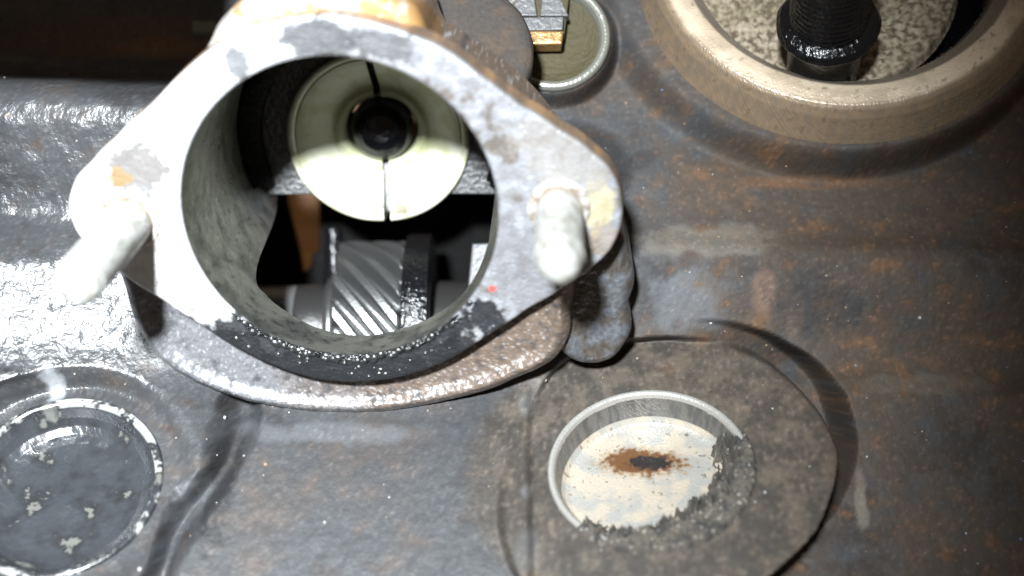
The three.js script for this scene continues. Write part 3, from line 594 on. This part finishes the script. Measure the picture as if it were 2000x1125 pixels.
// ---------------------------------------------------------------- round sensor with contact tabs
{
  const t = thing('pressure_sensor', 'round olive sensor with grey contact tabs and a copper coloured lip', 'sensor', HEXF);
  const R = 12.0;
  obj('sensor_rim', revolve([[R, -3], [R, 0.6], [R - 0.4, 1.3], [R - 1.1, 1.5], [R - 1.8, 1.0], [R - 2.2, 0], [R - 2.4, -1.5]], 140, { step: 0.3, wob: (a, r, z) => [0.06 * fbm(Math.cos(a) * 5, Math.sin(a) * 5, z, 3), 0.08 * fbm(Math.cos(a) * 6, Math.sin(a) * 6, 9, 3)] }), M.zinc, t);
  obj('sensor_dish', revolve([[R - 2, -1.0], [7.5, -2.2], [5, -2.6], [0.01, -2.6]], 100, { step: 0.5, wob: (a, r) => [0, 0.3 * fbm(r * Math.cos(a) * .5, r * Math.sin(a) * .5, 3, 3)] }), M.olive, t);
  const prism = (pts, z0, z1, bev = 0.25) => { const g = new THREE.ExtrudeGeometry(new THREE.Shape(pts.map(p => new THREE.Vector2(p[0] / 1000, p[1] / 1000))), { depth: (z1 - z0) / 1000, bevelEnabled: true, bevelSize: bev / 1000, bevelThickness: bev / 1000, bevelSegments: 3 }); g.translate(0, 0, z0 / 1000); const u = g.attributes.uv; for (let k = 0; k < u.count; k++) u.setXY(k, u.getX(k) * 50, u.getY(k) * 50); return g; };
  const base = obj('contact_base', prism([[-9, 9.5], [3.5, 9.5], [2.2, -0.6], [-6.6, -0.6]], -2.5, 1.0), M.olive, t);
  obj('contact_tab', prism([[-8.6, 3.6], [-3.4, 3.6], [-4.0, 8.4], [-6.4, 8.6]], 0.5, 2.6), M.dullGrey, base);
  obj('contact_tab', prism([[-2.2, 3.6], [3.0, 3.6], [0.9, 8.6], [-1.8, 8.4]], 0.5, 2.6), M.dullGrey, base);
  obj('contact_bar', prism([[-7.0, 0.2], [1.8, 0.4], [2.0, 2.8], [-7.2, 2.6]], 0.8, 3.0), M.dullGrey, base);
  obj('copper_lip', prism([[-6.4, -2.6], [1.4, -2.4], [1.7, -0.4], [-6.8, -0.4]], -0.5, 2.6, 0.5), M.brass, base);
}

// ---------------------------------------------------------------- small pale chip, grit, oil drops
{
  let zc = -60; while (zc < 0) { const q = P(398, 52, zc); if (wallZ(q.x, q.y) < zc) break; zc += 0.1; }
  const f = new Frame(P(398, 52, zc + 1.2), V(0.1, 0.25, 0.95));
  const t = thing('gasket_chip', 'small pale green gasket chip beside the rusty flange lug', 'chip', f);
  obj('chip_flake', box(4.9, 2.7, 2, 0, 0, -1), std({ color: rgb(0.16, 0.155, 0.1), roughness: 0.8 }), t);
}
{
  const geo = new THREE.IcosahedronGeometry(0.00032, 0); const n = 160;
  const im = new THREE.InstancedMesh(geo, std({ color: rgb(1, 1, 1), roughness: 0.6 }), n), m = new THREE.Matrix4(), q = new THREE.Quaternion(), s = V(1, 1, 1);
  let k = 0; const tints = [[0.42, 0.42, 0.42], [0.2, 0.2, 0.21], [0.3, 0.2, 0.12], [0.2, 0.17, 0.14], [0.16, 0.2, 0.42]];
  while (k < n) {
    const x = -110 + rnd() * 215, y = -56 + rnd() * 105, z = wallZ(x, y);
    if (boreDist(x, y, z) < 32 || planeR(PLUGR, x, y)[0] < PR + 1 || planeR(PLUGL, x, y)[0] < PR + 1 || planeR(RINGF, x, y)[0] < 46) continue;
    const zz = z + 0.42 * fbm(x * 0.25, y * 0.25, 1, 3) + 0.05 * fbm(x * 1.3, y * 1.3, 6, 2);
    const c = 0.4 + 1.1 * rnd() * rnd(); q.setFromEuler(new THREE.Euler(rnd() * 6, rnd() * 6, rnd() * 6)); s.set(c, c, c);
    m.compose(V(x / 1000, y / 1000, zz / 1000), q, s); im.setMatrixAt(k, m);
    const t = tints[rnd() < 0.02 ? 4 : Math.floor(rnd() * 4)]; im.setColorAt(k, rgb(...t)); k++;
  }
  im.name = 'grit'; im.userData = { kind: 'stuff', label: 'loose pale grit grains scattered over the dark block', category: 'grit' };
  im.castShadow = im.receiveShadow = true; scene.add(im);
}
{
  const gs = [];
  for (let i = 0; i < 150; i++) {
    const t = -Math.PI / 2 + (rnd() + rnd() - 1) * 0.95, near = rnd() < 0.7, r = BR + (near ? rnd() * 1.0 - 0.1 : rnd() * 4.5), z = near ? 0.1 + 0.5 * rnd() : 0.05, a = near ? 0.25 + 0.55 * rnd() * rnd() : 0.15 + 0.3 * rnd();
    const g = new THREE.SphereGeometry(a / 1000, 14, 10); g.scale(1 + rnd() * 0.8, 1, 0.75); g.rotateZ(t + Math.PI / 2); g.translate(r * Math.cos(t) / 1000, r * Math.sin(t) / 1000, z / 1000); gs.push(g);
  }
  const mesh = new THREE.Mesh(mergeGeometries(gs), std({ color: rgb(0.02, 0.02, 0.02), roughness: 0.27, ior: 1.9 })); mesh.name = 'oil_drops'; mesh.userData = { kind: 'stuff', label: 'small wet oil drops along the lower rim of the bore', category: 'oil drops' };
  F.place(mesh); mesh.castShadow = mesh.receiveShadow = true; scene.add(mesh);
}

// ---------------------------------------------------------------- added pipe, unseen above the frame, which shades the recess at the upper left
{
  const t = thing('added_shade_pipe', 'added unseen dark pipe that shades the rusty recess', 'pipe', new Frame(V(-62, 61, 22), V(1, 0, 0.0001)));
  obj('shade_pipe_body', revolve([[9, -75], [12, -74.5], [12, -6], [14, -5.5], [14, 0], [9, 0.3]], 64, { step: 1, cyl: true, wob: (a, r, z) => [0.3 * fbm(Math.cos(a) * 2, Math.sin(a) * 2, z * .1, 3), 0] }), M.blackCast, t);
}
// ---------------------------------------------------------------- the hand lamp, and an unseen bulb added to light the board
{
  const n = LAMP.clone().sub(LAMP_AIM).normalize().negate();
  const f = new Frame(LAMP.clone().multiplyScalar(1000).addScaledVector(n, -6), n);
  const t = thing('work_lamp', 'black hand lamp shining onto the block from above', 'lamp', f);
  obj('lamp_housing', revolve([[0.01, -60], [18, -58], [20, -20], [26, 0], [26, 3], [23, 3], [20, -4]], 48), M.blackCast, t);
  obj('lamp_lens', revolve([[20.5, -3], [0.01, -2.6]], 48), std({ color: rgb(0.8, 0.8, 0.8), emissive: rgb(0.9, 0.96, 1), emissiveIntensity: 3 }), t);
  const b = thing('added_board_bulb', 'added unseen warm bulb that brightens the wooden board behind the block', 'lamp', new Frame(FILLBULB.clone().multiplyScalar(1000), V(0, 0, 1)));
  const bg = new THREE.SphereGeometry(0.008, 20, 14); obj('fill_bulb', bg, std({ color: rgb(0.8, 0.8, 0.8), emissive: rgb(1, 0.8, 0.55), emissiveIntensity: 2 }), b);
  const pl = new THREE.PointLight(rgb(1, 0.8, 0.55), 0.015, 0, 2); pl.castShadow = true; pl.position.copy(FILLBULB); pl.shadow.radius = 0.3; scene.add(pl);
}
scene.traverse(o => { if (o.isMesh) { o.castShadow = true; o.receiveShadow = true; } });
renderer.render(scene, camera);
